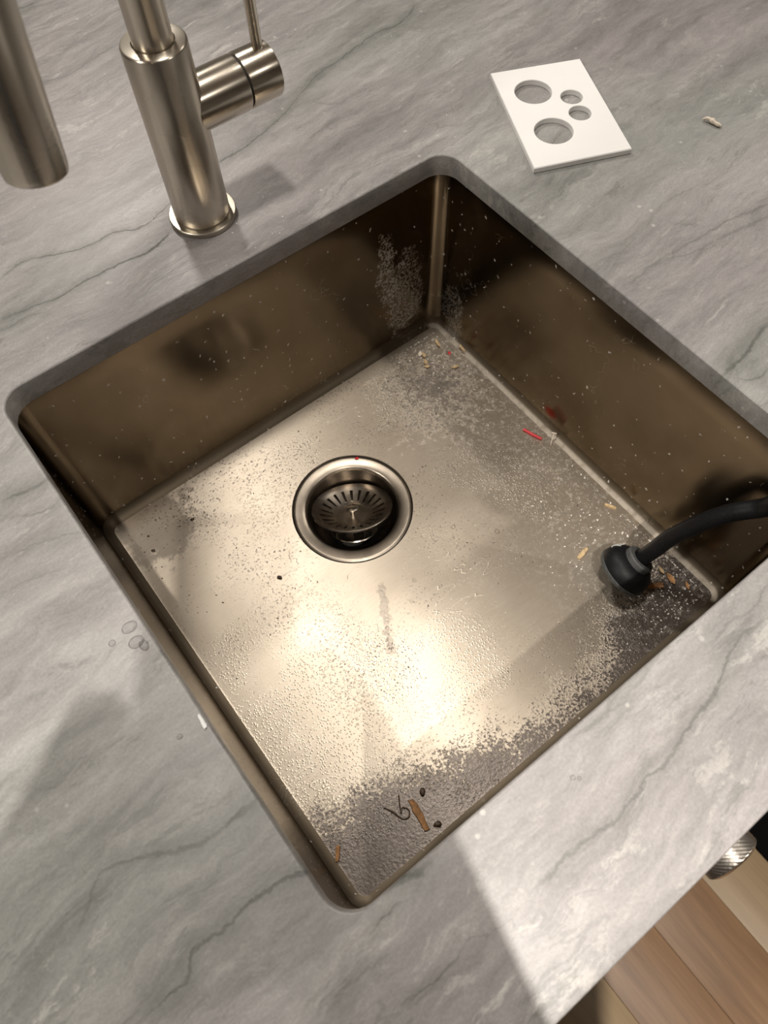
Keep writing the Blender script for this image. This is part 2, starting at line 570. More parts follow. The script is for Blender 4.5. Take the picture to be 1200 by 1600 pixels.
def sink_wall_material():
    t = NT('sink_wall_steel')
    P = t.pos()
    s = t.sep(P)
    mott = t.noise(P, 14.0, 6, 0.6)
    c = t.ramp(mott, [(0.3, WALL_LO), (0.7, WALL_HI)])
    # splash of dried scale on the back wall beside the far corner
    q = t.mapping(P, scale=(1.0, 1.0, 0.42))
    d1 = t.vmath('DISTANCE', q, (0.378, 0.423, -0.150 * 0.42))
    d2 = t.vmath('DISTANCE', t.mapping(P, scale=(1.0, 1.0, 0.22)), (0.3555, 0.423, -0.105 * 0.22))
    d3 = t.vmath('DISTANCE', t.mapping(P, scale=(1.0, 1.0, 0.5)), (0.424, 0.395, -0.185 * 0.5))
    rg = t.math('MULTIPLY', t.math('SUBTRACT', t.noise(P, 75.0, 6, 0.7), 0.5), 0.035)
    sm = t.math('MAXIMUM', t.smooth(t.math('ADD', d1, rg), 0.026, 0.021), t.smooth(t.math('ADD', d2, rg), 0.012, 0.008))
    sm = t.math('MAXIMUM', sm, t.math('MULTIPLY', t.smooth(t.math('ADD', d3, rg), 0.020, 0.012), 0.6))
    tex = t.smooth(t.noise(P, 420.0, 4, 0.7), 0.40, 0.66)
    sm = t.math('MULTIPLY', t.math('MULTIPLY', sm, tex), 0.75)
    # faint smears low on the walls
    low = t.smooth(s[2], -0.10, -0.20)
    smear = t.math('MULTIPLY', t.math('MULTIPLY', t.smooth(t.noise(P, 26.0, 7, 0.75), 0.56, 0.70), low), t.smooth(t.noise(P, 300.0, 3), 0.45, 0.65))
    # fine white splashes
    nd = t.new('ShaderNodeVectorMath', operation='SCALE')
    t.put(nd.inputs[0], t.vmath('SUBTRACT', t.noise(P, 260.0, 3, 0.6, color=True), (0.5, 0.5, 0.5)))
    nd.inputs['Scale'].default_value = 0.0065
    PV = t.mapping(t.vmath('ADD', P, nd.outputs[0]), scale=(1.0, 1.0, 0.6))
    v = t.voronoi(PV, 135.0)
    vc = t.voronoi(PV, 135.0, out='Color')
    pick = t.smooth(t.sep(vc)[0], 0.50, 0.52)
    fl = t.math('MULTIPLY', t.math('MULTIPLY', t.smooth(v, 0.15, 0.07), pick), 0.95)
    sc = t.math('ABSOLUTE', t.math('SUBTRACT', t.noise(P, 22.0, 3, 0.6), 0.5))
    scm = t.math('MULTIPLY', t.smooth(sc, 0.004, 0.0), t.smooth(t.noise(P, 12.0, 2), 0.57, 0.66))
    m = t.math('MAXIMUM', t.math('MAXIMUM', sm, fl), t.math('MAXIMUM', t.math('MULTIPLY', smear, 0.26), t.math('MULTIPLY', scm, 0.25)))
    # red ink smear low on the right wall
    red = t.smooth(t.vmath('DISTANCE', t.mapping(P, scale=(1, 1, 1.2)), (0.422, 0.240, -0.196 * 1.2)), 0.012, 0.003)
    c = t.mix(t.math('MULTIPLY', red, t.smooth(mott, 0.3, 0.6, 0.45, 0.8)), c, (0.20, 0.02, 0.02))
    c = t.mix(m, c, (0.62, 0.60, 0.56))
    # pale scale left along the seam under the right wall
    seam = t.math('MULTIPLY', t.math('MULTIPLY', t.smooth(s[2], -0.2150, -0.2172), t.smooth(s[0], 0.405, 0.411)), t.smooth(t.noise(P, 60.0, 5, 0.7), 0.30, 0.55, 0.35, 1.0))
    c = t.mix(t.math('MULTIPLY', seam, 0.6), c, (0.60, 0.54, 0.46))
    m = t.math('MAXIMUM', m, t.math('MULTIPLY', seam, 0.7))
    foot = t.smooth(s[2], -0.2055, -0.2120)
    t.set(color=c, rough=t.mixf(foot, t.mixf(m, 0.20, 0.7), 0.58), metal=t.math('SUBTRACT', 1.0, m), aniso=0.55,
          normal=t.bump(t.math('ADD', m, t.math('MULTIPLY', t.noise(t.mapping(P, scale=(60, 60, 900)), 1.0, 3), 0.10)), 0.10, 0.0006))
    t.put(t.bsdf.inputs['Tangent'], t.comb(0.0, 0.0, 1.0))
    t.put(t.bsdf.inputs['Specular Tint'], (0.40, 0.36, 0.31))
    return t.mat


FILM_LO, FILM_HI = (0.485, 0.415, 0.335), (0.625, 0.55, 0.455)
DARK_LO, DARK_HI = (0.082, 0.067, 0.057), (0.135, 0.113, 0.098)
WALL_LO, WALL_HI = (0.122, 0.097, 0.069), (0.165, 0.134, 0.098)

M_stone = stone_material()
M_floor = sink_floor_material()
M_wall = sink_wall_material()
M_flange = steel('drain_steel', (0.33, 0.285, 0.235), 0.38, smudge=0.3)
M_throat = steel('shaded_throat_steel', (0.17, 0.14, 0.11), 0.34, smudge=0.5)  # shade inside the drain put into a darker steel colour
M_strainer = steel('strainer_steel', (0.42, 0.375, 0.32), 0.27, smudge=0.4)
M_nickel = steel('brushed_nickel', (0.64, 0.585, 0.50), 0.30, 0.75, (0, 0, 1), None, 0.04)
M_nickel_flat = steel('satin_nickel', (0.50, 0.455, 0.385), 0.40, 0, None, None, 0.1)
M_nickel_side = steel('brushed_nickel_side', (0.64, 0.585, 0.50), 0.27, 0.75, (1, 0, 0), None, 0.08)
M_chrome = steel('knurled_chrome', (0.80, 0.77, 0.73), 0.30)
M_gasket = plain('dark_gap', (0.02, 0.018, 0.015), 0.8)
M_white = plain('white_plastic', (0.88, 0.87, 0.855), 0.45, 0, 0.01)
M_rubber = plain('black_rubber', (0.006, 0.006, 0.007), 0.5, 0, 0.6, 900, 0.05)
M_rubber.node_tree.nodes['Principled BSDF'].inputs['Specular IOR Level'].default_value = 0.22
M_rubber_grey = plain('worn_grey_rubber', (0.055, 0.056, 0.055), 0.6, 0, 0.3, 500)
M_print = plain('white_print', (0.55, 0.55, 0.53), 0.6)
M_mat = plain('black_mat', (0.004, 0.004, 0.004), 0.95)
M_mat.node_tree.nodes['Principled BSDF'].inputs['Specular IOR Level'].default_value = 0.05
M_chip = plain('orange_wood', (0.34, 0.17, 0.065), 0.7, 0, 0.35, 300, 0.2)
M_pale = plain('pale_wood', (0.50, 0.36, 0.20), 0.75, 0, 0.25, 300, 0.2)
M_seed = plain('dark_wet_debris', (0.070, 0.042, 0.022), 0.5, 0, 0.4, 300)
M_red = plain('red_plastic', (0.60, 0.02, 0.03), 0.35)
M_paper = plain('pale_peel', (0.66, 0.58, 0.48), 0.8, 0, 0.15, 400)
M_caulk = plain('white_caulk', (0.78, 0.78, 0.77), 0.5)
M_scale = plain('white_crumb', (0.74, 0.71, 0.66), 0.7)
M_paint = plain('warm_grey_paint', (0.34, 0.32, 0.29), 0.8, 0, 0.02, 3)
M_ceil = plain('ceiling_paint', (0.82, 0.80, 0.77), 0.9, 0, 0.01, 3)
M_cab = plain('cabinet_paint', (0.16, 0.12, 0.09), 0.5, 0, 0.05, 20)
M_trim = plain('lamp_trim', (0.8, 0.8, 0.8), 0.5)
M_shirt = plain('dark_shirt', (0.035, 0.037, 0.045), 0.9, 0, 0.2, 200)
M_skin = plain('skin', (0.50, 0.30, 0.21), 0.5, 0, 0.06, 40)
M_hair = plain('brown_hair', (0.05, 0.03, 0.02), 0.6, 0, 0.3, 200)
M_phone = plain('phone_black', (0.02, 0.02, 0.022), 0.3)


def water_material():
    t = NT('water')
    tr = t.new('ShaderNodeBsdfTransparent')
    gl = t.new('ShaderNodeBsdfGlossy')
    gl.inputs['Roughness'].default_value = 0.03
    fr = t.new('ShaderNodeFresnel')
    fr.inputs['IOR'].default_value = 1.33
    tr.inputs['Color'].default_value = (0.985, 0.985, 0.985, 1)
    mx = t.new('ShaderNodeMixShader')
    t.t.links.new(fr.outputs[0], mx.inputs[0])
    t.t.links.new(tr.outputs[0], mx.inputs[1])
    t.t.links.new(gl.outputs[0], mx.inputs[2])
    t.t.links.new(mx.outputs[0], t.out.inputs['Surface'])
    return t.mat


M_water = water_material()


def lens_material():
    t = NT('lamp_lens')
    t.set(color=(0.9, 0.9, 0.9), emis=(*LAMP_COLOR, 1), emis_s=6.0)
    return t.mat


def wood_material(k, lo, hi):
    t = NT('oak_floor_%s' % k)
    P = t.pos()
    oi = t.new('ShaderNodeObjectInfo').outputs['Random']
    off = t.comb(t.math('MULTIPLY', oi, 7.0), t.math('MULTIPLY', oi, 13.0), 0.0)
    Q = t.vmath('ADD', P, off)
    g = t.noise(t.mapping(Q, scale=(55.0, 3.5, 1.0)), 1.0, 6, 0.6, 0.4)
    f = t.noise(t.mapping(Q, scale=(260.0, 12.0, 1.0)), 1.0, 4, 0.6)
    b = t.noise(t.mapping(Q, scale=(9.0, 2.0, 1.0)), 1.0, 4, 0.6)
    m = t.math('ADD', t.math('MULTIPLY', g, 0.5), t.math('ADD', t.math('MULTIPLY', f, 0.25), t.math('MULTIPLY', b, 0.25)))
    c = t.ramp(m, [(0.32, lo), (0.68, hi)])
    kn = t.smooth(t.voronoi(t.mapping(Q, scale=(1, 0.6, 1)), 9.0), 0.12, 0.02)
    c = t.mix(t.math('MULTIPLY', kn, 0.5), c, tuple(x * 0.35 for x in lo))
    t.set(color=c, rough=0.5, normal=t.bump(m, 0.15, 0.001))
    return t.mat


M_wood = [wood_material('brown', (0.140, 0.075, 0.036), (0.290, 0.170, 0.090)),
          wood_material('tan', (0.24, 0.165, 0.09), (0.35, 0.25, 0.145)),
          wood_material('mid', (0.18, 0.10, 0.05), (0.32, 0.20, 0.11))]

# ------------------------------------------------------------------ room
Z0 = -0.91
XW0, XW1, YW0, YW1 = -2.6, 3.2, -2.4, 3.0
box('ceiling', (XW0, YW0, CEIL + 0.012), (XW1, YW1, CEIL + 0.06), M_ceil).__setitem__('kind', 'structure')
for nm, lo, hi in (('wall_back', (XW0, YW1, Z0), (XW1, YW1 + .05, CEIL)), ('wall_front', (XW0, YW0 - .05, Z0), (XW1, YW0, CEIL)),
                   ('wall_left', (XW0 - .05, YW0, Z0), (XW0, YW1, CEIL)), ('wall_right', (XW1, YW0, Z0), (XW1 + .05, YW1, CEIL))):
    box(nm, lo, hi, M_paint)['kind'] = 'structure'

floor_root = box('floor', (XW0, YW0, Z0 - 0.05), (XW1, YW1, Z0 - 0.012), M_gasket)
floor_root['kind'] = 'structure'
# planks running front to back; the aisle in front of the island is laid plank by plank
PW = 0.1117
ends = {}
i0 = -9
for i in range(i0, 13):
    x0 = 0.204 + PW * i
    cuts = [YW0 + 0.001]
    yy = YW0 + 0.3 + (i * 0.37) % 0.9
    while yy < -0.15:
        cuts.append(yy)
        yy += 1.15
    cuts.append(0.35)
    for a, b in zip(cuts[:-1], cuts[1:]):
        k = 1 if i == 2 else (0 if i in (0, 1) else random.choice((0, 1, 2, 2)))
        box('plank', (x0 + 0.0002, a + 0.0002, Z0 - 0.012), (x0 + PW - 0.0002, b - 0.0002, Z0), M_wood[k], floor_root, 0.0008)
bm = bmesh.new()
for xa, xb, ya, yb in ((XW0, 0.204 + PW * i0, YW0, YW1), (0.204 + PW * 13, XW1, YW0, YW1), (0.204 + PW * i0, 0.204 + PW * 13, 0.35, YW1)):
    n = max(1, int((xb - xa) / PW))
    w = (xb - xa) / n
    for j in range(n):
        box_bm(bm, (xa + w * (j + .5), (ya + yb) / 2, Z0 - 0.006), (w - 0.0012, yb - ya - 0.001, 0.012))
far = from_bm('far_planks', bm, M_wood[2], floor_root)
far['kind'] = 'stuff'

M_lens_base = lens_material()
for (lx, ly, watts, lr, cone, soft, lamp_label) in LAMPS:
    root = empty('recessed_downlight', (lx, ly, CEIL))
    tag(root, lamp_label, 'downlight', 'ceiling downlights')
    lathe('lamp_trim', [(0.040, 0.010), (0.042, 0.0), (0.058, 0.002), (0.058, 0.011)], M_trim, root, 40)
    lathe('lamp_lens', [(0, 0.006), (0.0395, 0.006)], M_lens_base, root, 40)
    ld = bpy.data.lights.new('bulb', 'SPOT')
    ld.energy = watts
    ld.color = LAMP_COLOR
    ld.spot_size = math.radians(cone)
    ld.spot_blend = soft
    ld.shadow_soft_size = lr
    lo_ = bpy.data.objects.new('bulb', ld)
    col.objects.link(lo_)
    lo_.parent = root
    lo_.location = (0, 0, -0.002 - lr)

# ------------------------------------------------------------------ worktop with the cut-out
LX = 0.42
LY = 0.421
T = 0.0205
YF = -0.0972
TX0, TX1, TY1 = -0.95, 1.45, 1.12


def rrect(x0, x1, y0, y1, r, z, k=10, per_side=1):
    pts = []
    for cx, cy, a0 in ((x1 - r, y1 - r, 0), (x0 + r, y1 - r, pi / 2), (x0 + r, y0 + r, pi), (x1 - r, y0 + r, 1.5 * pi)):
        for j in range(k + 1):
            a = a0 + pi / 2 * j / k
            pts.append((cx + r * math.cos(a), cy + r * math.sin(a), z))
    return pts


def bridge(bm, a, b):
    n = len(a)
    for i in range(n):
        try:
            bm.faces.new((a[i], a[(i + 1) % n], b[(i + 1) % n], b[i]))
        except ValueError:
            pass


def loop(bm, pts):
    return [bm.verts.new(p) for p in pts]


def build_worktop():
    bm = bmesh.new()
    RC = 0.019
    # hole loops: top (with a small eased arris), down to the underside
    hole = []
    for off, z in ((0.0022, 0.0), (0.0012, -0.00025), (0.0004, -0.0009), (0.0, -0.002), (0.0, -T + 0.0008), (0.0008, -T)):
        hole.append(loop(bm, rrect(-off, LX + off, -off, LY + off, RC + off, z)))
    outer = []
    for off, z in ((0.0022, 0.0), (0.0008, -0.0005), (0.0, -0.002), (0.0, -T + 0.001), (0.001, -T)):
        outer.append(loop(bm, rrect(TX0 + off, TX1 - off, YF + off, TY1 - off, 0.004, z, 4)))
    for L in (hole, outer):
        for a, b in zip(L[:-1], L[1:]):
            bridge(bm, a, b)
    for h, o in ((hole[0], outer[0]), (hole[-1], outer[-1])):
        es = []
        for L in (h, o):
            for i in range(len(L)):
                e = bm.edges.get((L[i], L[(i + 1) % len(L)]))
                es.append(e)
        bmesh.ops.triangle_fill(bm, edges=es, use_beauty=True)
    return from_bm('worktop', bm, M_stone, None, 25)


worktop = build_worktop()
tag(worktop, 'grey veined quartzite worktop with square sink cut-out', 'worktop')

# ------------------------------------------------------------------ island cabinet below
cabinet = empty('base_cabinet', (0.2, 0.5, Z0))
tag(cabinet, 'dark kitchen cabinet below the grey stone worktop', 'cabinet')


def cpart(name, lo, hi, mat, bevel=0.0, parent=None):
    b = (0.2, 0.5, Z0) if parent is None else (0, 0, 0)
    lo = [a - c for a, c in zip(lo, b)]
    hi = [a - c for a, c in zip(hi, b)]
    return box(name, lo, hi, mat, cabinet if parent is None else parent, bevel)


cpart('side_panel', (-0.90, -0.05, Z0 + 0.09), (-0.88, 1.08, -T - 0.001), M_cab)
cpart('side_panel', (1.38, -0.05, Z0 + 0.09), (1.40, 1.08, -T - 0.001), M_cab)
cpart('back_panel', (-0.88, 1.06, Z0 + 0.09), (1.38, 1.08, -T - 0.001), M_cab)
cpart('bottom_panel', (-0.88, -0.05, Z0 + 0.09), (1.38, 1.06, Z0 + 0.11), M_cab)
cpart('plinth', (-0.88, 0.0, Z0), (1.38, 1.0, Z0 + 0.09), M_cab)
doors = []
for j in range(5):
    xa = -0.88 + j * 0.452
    d = cpart('door', (xa + 0.0015, -0.071, Z0 + 0.10), (xa + 0.4505, -0.0505, -T - 0.004), M_cab, 0.001)
    doors.append(d)

# knurled knob on the cabinet door, its axis pointing at the viewer's side
KX, KY, KZ, KR = 0.2105, -0.1215, -0.0855, 0.0195


def build_knob(parent, off):
    n = 60
    prof = [(0.0, 0.0), (KR - 0.0022, 0.0), (KR - 0.0004, 0.0014)]
    rows = 9
    for j in range(rows):
        prof.append((KR, 0.0018 + 0.0102 * j / (rows - 1)))
    prof += [(KR - 0.0004, 0.0124), (KR - 0.0020, 0.0136), (KR - 0.006, 0.0138), (0.0075, 0.0138), (0.0065, 0.016), (0.0065, 0.0465),
             (0.011, 0.0485), (0.011, 0.0505), (0.0, 0.0505)]
    v, f = lathe_data(prof, n, (0, 0, 0), (0, 1, 0))
    out = []
    for p in v:
        p = Vector(p)
        r = math.hypot(p.x, p.z)
        if r > KR - 1e-5:
            a = round(math.atan2(p.z, p.x) / (2 * pi / n))
            j = round((p.y - 0.0018) / (0.0102 / (rows - 1)))
            if (a + j) % 2 == 0:
                s = (KR - 0.0011) / r
                p = Vector((p.x * s, p.y, p.z * s))
        out.append(p + Vector((KX, KY, KZ)) - Vector(off))
    o = from_data('knob', out, f, M_chrome, parent, None)
    o['label'] = 'round knurled metal knob'
    return o


build_knob(doors[2], (0.2, 0.5, Z0))

# black mat on the floor
matbm = bmesh.new()
box_bm(matbm, (0.528 + 0.45, -0.36, Z0 + 0.005), (0.90, 0.50, 0.010), 0.003)
tag(from_bm('floor_mat', matbm, M_mat), 'black mat lying on the wooden floor beyond the worktop edge', 'mat')

# ------------------------------------------------------------------ sink
FZ = -0.2185
sink = empty('sink', (0, 0, 0))
tag(sink, 'square undermount steel sink with brushed bottom and stained walls', 'sink')
DX, DY, DR = 0.2055, 0.2880, 0.0596


def build_sink():
    x0, x1, y0, y1 = -0.0022, LX + 0.0022, -0.0015, LY + 0.0022
    RV, RF = 0.0155, 0.0100
    # walls: flange under the stone, then down to the fillet
    bm = bmesh.new()
    loops = []
    for off, z in ((0.020, -T - 0.0004), (0.0012, -T - 0.0004), (0.0003, -T - 0.0009), (0.0, -T - 0.002)):
        loops.append(loop(bm, rrect(x0 - off, x1 + off, y0 - off, y1 + off, RV + off, z)))
    nz = 8
    for j in range(1, nz + 1):
        z = -T - 0.002 + (FZ + RF + T + 0.002) * j / nz
        loops.append(loop(bm, rrect(x0, x1, y0, y1, RV, z)))
    for j in range(1, 8):
        a = pi / 2 * j / 8
        off = -RF * (1 - math.cos(a))
        loops.append(loop(bm, rrect(x0 - off, x1 + off, y0 - off, y1 + off, RV + off, FZ + RF - RF * math.sin(a))))
    for a, b in zip(loops[:-1], loops[1:]):
        bridge(bm, a, b)
    for f in bm.faces:
        f.smooth = True
    w = from_bm('sink_wall', bm, M_wall, sink, 60)
    # bottom: remaining fillet, flat field, hole for the drain
    bm = bmesh.new()
    loops = []
    for j in range(7, 9):
        a = pi / 2 * j / 8
        off = -RF * (1 - math.cos(a))
        loops.append(loop(bm, rrect(x0 - off, x1 + off, y0 - off, y1 + off, RV + off, FZ + RF - RF * math.sin(a))))
    for a, b in zip(loops[:-1], loops[1:]):
        bridge(bm, a, b)
    circ = loop(bm, [(DX + (DR + 0.0004) * math.cos(2 * pi * k / 64), DY + (DR + 0.0004) * math.sin(2 * pi * k / 64), FZ) for k in range(64)])
    dn = loop(bm, [(DX + DR * math.cos(2 * pi * k / 64), DY + DR * math.sin(2 * pi * k / 64), FZ - 0.0025) for k in range(64)])
    es = [bm.edges.new((circ[k], circ[(k + 1) % 64])) for k in range(64)]
    L = loops[-1]
    es += [bm.edges.get((L[i], L[(i + 1) % len(L)])) for i in range(len(L))]
    bmesh.ops.triangle_fill(bm, edges=es, use_beauty=True)
    bridge(bm, circ, dn)
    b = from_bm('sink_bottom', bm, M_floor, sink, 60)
    return w, b


wall_o, bottom_o = build_sink()
for o in (wall_o, bottom_o):
    # make the inside the front face
    me = o.data
# drain flange with its funnel and throat
drain = lathe('drain_flange', [(DR - 0.0006, -0.0025), (DR - 0.0006, -0.0004), (DR - 0.0016, 0.0005), (DR - 0.004, 0.0006), (0.0505, -0.0006),
                               (0.0475, -0.0012), (0.0458, -0.0022), (0.0450, -0.0042), (0.0448, -0.0060)], M_flange, sink, 72, (DX, DY, FZ), smooth=40)
lathe('drain_throat', [(0.0448, -0.0058), (0.0442, -0.012), (0.0434, -0.020), (0.0415, -0.029), (0.0375, -0.038), (0.030, -0.045), (0.0215, -0.048), (0.0205, -0.052), (0.0205, -0.11)], M_throat, sink, 72, (DX, DY, FZ), smooth=40)
lathe('tailpiece', [(0.0208, -0.109), (0.0208, -0.112), (0.0, -0.112)], M_gasket, sink, 24, (DX, DY, FZ))

# ------------------------------------------------------------------ basket strainer, tipped in the drain
view_h = Vector((0.51, 0.86, 0)).normalized()
tilt = math.radians(27)
saxis = Vector((view_h.x * math.sin(tilt), view_h.y * math.sin(tilt), math.cos(tilt)))
SB = Vector((DX + 0.0015, DY + 0.0035, FZ - 0.0065))
strainer = empty('basket_strainer', SB)
strainer.rotation_mode = 'QUATERNION'
strainer.rotation_quaternion = Vector((0, 0, 1)).rotation_difference(saxis)
tag(strainer, 'slotted round steel basket strainer tipped askew in the sink drain', 'strainer')
SR = 0.0400


def build_dish():
    ns = 22
    per = 6
    n = ns * per
    radii = [0.0, 0.006, 0.012, 0.0165, 0.0185, 0.0205, 0.0235, 0.0265, 0.0295, 0.0315, 0.0330, 0.0352, 0.0375, 0.0390, SR]

    def hz(r):
        if r <= 0.0165:
            return -0.0100
        if r >= 0.0375:
            return -0.0008 + (r - 0.0375) * 0.28
        u = (r - 0.0165) / 0.021
        return -0.0100 + 0.0092 * (u ** 1.15)
    bm = bmesh.new()
    rows = [[bm.verts.new((0, 0, hz(0)))]]
    for r in radii[1:]:
        rows.append([bm.verts.new((r * math.cos(2 * pi * k / n), r * math.sin(2 * pi * k / n), hz(r))) for k in range(n)])
    for k in range(n):
        bm.faces.new((rows[0][0], rows[1][k], rows[1][(k + 1) % n]))
    for i in range(1, len(rows) - 1):
        r0, r1 = radii[i], radii[i + 1]
        for k in range(n):
            q = k % per
            inside = (r0 >= 0.0205 - 1e-6 and r1 <= 0.0330 + 1e-6)
            endcap = (abs(r0 - 0.0185) < 1e-6) or (abs(r1 - 0.0352) < 1e-6)
            if inside and q in (2, 3):
                continue
            bm.faces.new((rows[i][k], rows[i][(k + 1) % n], rows[i + 1][(k + 1) % n], rows[i + 1][k]))
    bmesh.ops.recalc_face_normals(bm, faces=bm.faces)
    geom = bmesh.ops.solidify(bm, geom=list(bm.faces), thickness=0.0009)
    return from_bm('dish', bm, M_strainer, strainer, 40)


build_dish()
lathe('rolled_rim', [(SR + 0.0009 * math.cos(2 * pi * k / 8), -0.0002 + 0.0009 * math.sin(2 * pi * k / 8)) for k in range(8)], M_strainer, strainer, 72, close=True)
lathe('centre_knob', [(0.0, 0.0002), (0.0050, 0.0000), (0.0064, -0.0008), (0.0064, -0.0020), (0.0045, -0.0030), (0.0026, -0.0040), (0.0024, -0.0088), (0.0036, -0.0096), (0.0036, -0.0102), (0, -0.0102)],
      M_strainer, strainer, 28)
lathe('lower_cup', [(0.0255, -0.0105), (0.0262, -0.0125), (0.0258, -0.0135), (0.0240, -0.0140), (0.0228, -0.0120)], M_strainer, strainer, 48, close=True)


def build_cage():
    bm = bmesh.new()
    n = 8
    for k in range(n):
        a = 2 * pi * k / n
        c, s = math.cos(a), math.sin(a)
        rot = Matrix.Rotation(a, 3, 'Z')
        box_bm(bm, (0.0238 * c, 0.0238 * s, -0.0195), (0.0012, 0.0085, 0.013), 0.0004, rot)
    return from_bm('basket_cage', bm, M_strainer, strainer, 30)


build_cage()
lathe('basket_foot', [(0.0, -0.0262), (0.0245, -0.0262), (0.0252, -0.0255), (0.0245, -0.0246), (0.0, -0.0240)], M_strainer, strainer, 40)
lathe('stopper', [(0.0, -0.029), (0.0165, -0.029), (0.018, -0.0275), (0.017, -0.0262), (0, -0.0262)], M_rubber, strainer, 32)

# ------------------------------------------------------------------ faucet
FB = Vector((0.2140, 0.4850, 0.0))
faucet = empty('faucet', FB)
tag(faucet, 'brushed nickel pull-down kitchen faucet standing behind the sink', 'faucet')
lathe('base_ring', [(0.0, 0.0), (0.0272, 0.0), (0.0276, 0.0006), (0.0276, 0.0042), (0.0270, 0.0048), (0.0240, 0.0049), (0.0, 0.0049)], M_nickel_flat, faucet, 64)
BR = 0.0226
BH = 0.1420
lathe('body', [(0.0, 0.0049), (BR - 0.0006, 0.0049), (BR - 0.0002, 0.0056), (BR, 0.0066), (BR, BH - 0.0015), (BR - 0.0006, BH - 0.0005), (BR - 0.0016, BH),
               (0.0148, BH), (0.0143, BH - 0.001), (0.0143, BH - 0.004), (0.0, BH - 0.004)], M_nickel, faucet, 72)


def build_housing():
    # side valve housing: a short cylinder leaving the body towards +x
    zc = 0.0905
    r = 0.0196
    n = 64
    rows = []
    verts, faces = [], []
    xs = [0.0, 0.0552 - 0.0012, 0.0552 - 0.0003, 0.0552, 0.0552]
    rr = [r, r, r - 0.0004, r - 0.0012, 0.0]
    prof = list(zip(rr, xs))
    return lathe('valve_housing', [(0.0, 0.012)] + [(r, 0.012)] + prof[1:], M_nickel_side, faucet, n, (0, 0, zc), (1, 0, 0))


build_housing()
HC = 0.0905
lathe('seam_ring', [(0.0, 0.0548), (0.0184, 0.0548), (0.0184, 0.0572), (0.0, 0.0572)], M_gasket, faucet, 48, (0, 0, HC), (1, 0, 0))
cap = lathe('handle_cap', [(0.0, 0.0566), (0.0188, 0.0566), (0.0194, 0.0569), (0.0196, 0.0576), (0.0196, 0.0812), (0.0193, 0.0824), (0.0184, 0.0831), (0.0, 0.0833)],
            M_nickel_side, faucet, 64, (0, 0, HC), (1, 0, 0))
lev = tube('handle_lever', [(0.0752, 0, HC + 0.0170), (0.0752, 0, HC + 0.06), (0.0750, 0, HC + 0.12), (0.0750, 0, HC + 0.1220)], [0.0041, 0.0041, 0.0041, 0.0034], M_nickel, cap, 20)

# spout: straight up, over the bend, ending short of straight down
u = Vector((-0.6505, -0.7595, 0.0))
end_tilt = math.radians(14.5)
dvec = Vector((u.x * math.sin(end_tilt), u.y * math.sin(end_tilt), -math.cos(end_tilt)))
tip = Vector((0.0850, 0.3345, 0.1990)) - FB
HEAD = 0.122
rho = 0.087
arc_end = tip - dvec * HEAD
z1 = arc_end.z - rho * math.sin(pi - end_tilt)
horiz = math.hypot(arc_end.x, arc_end.y)
rho = horiz / (1 + math.cos(end_tilt))
z1 = arc_end.z - rho * math.sin(end_tilt)
pts = [Vector((0, 0, BH - 0.006)), Vector((0, 0, BH + 0.03)), Vector((0, 0, (BH + z1) / 2)), Vector((0, 0, z1 - 0.01))]
na = 40
for k in range(na + 1):
    a = (pi - end_tilt) * k / na
    pts.append(Vector((u.x * rho * (1 - math.cos(a)), u.y * rho * (1 - math.cos(a)), z1 + rho * math.sin(a))))
pts.append(pts[-1] + dvec * 0.012)
tube('spout', pts, 0.0138, M_nickel, faucet, 40)
hp = arc_end + dvec * 0.0085
lathe('head_collar', [(0.0, 0.0), (0.0134, 0.0), (0.0134, 0.0042), (0.0, 0.0042)], M_gasket, faucet, 40, hp, dvec)
SH = 0.0152
L = HEAD - 0.012
head = lathe('spray_head', [(0.0, 0.0), (0.0138, 0.0), (SH - 0.0006, 0.0008), (SH, 0.002), (SH, L - 0.004), (SH - 0.0006, L - 0.0012), (SH - 0.002, L), (0.0115, L), (0.0110, L - 0.002), (0.0, L - 0.002)],
             M_nickel, faucet, 56, arc_end + dvec * 0.012, dvec)
bm = bmesh.new()
fm = frame(dvec)
for ring, cnt in ((0.0035, 6), (0.0075, 12)):
    for k in range(cnt):
        a = 2 * pi * k / cnt
        c = tip + fm @ Vector((ring * math.cos(a), ring * math.sin(a), -0.0012))
        v, f = lathe_data([(0.0, 0.0), (0.0009, 0.0), (0.0006, 0.0014), (0, 0.0014)], 8, c, dvec)
        vs = [bm.verts.new(p) for p in v]
        for q in f:
            bm.faces.new([vs[i] for i in q])
nz = from_bm('nozzles', bm, M_rubber_grey, head)
nz['kind'] = 'stuff'

# ------------------------------------------------------------------ white plate with four holes
PC = [Vector((0.5180, 0.4735)), Vector((0.5962, 0.4370)), Vector((0.5440, 0.3205)), Vector((0.4640, 0.3560))]
PC = [Vector((0.5196, 0.4747)), Vector((0.5988, 0.4380)), Vector((0.5455, 0.3199)), Vector((0.4633, 0.3546))]
PT = 0.0052
# top face outline sits a little nearer the camera than its ground footprint
k = (CAM.z - PT) / CAM.z
PC = [Vector((CAM.x, CAM.y)) + (p - Vector((CAM.x, CAM.y))) * k for p in PC]
HOLES = [((0.5261, 0.4247), 0.0168), ((0.5038, 0.3747), 0.0170), ((0.5477, 0.3978), 0.0099), ((0.5381, 0.3774), 0.0099)]


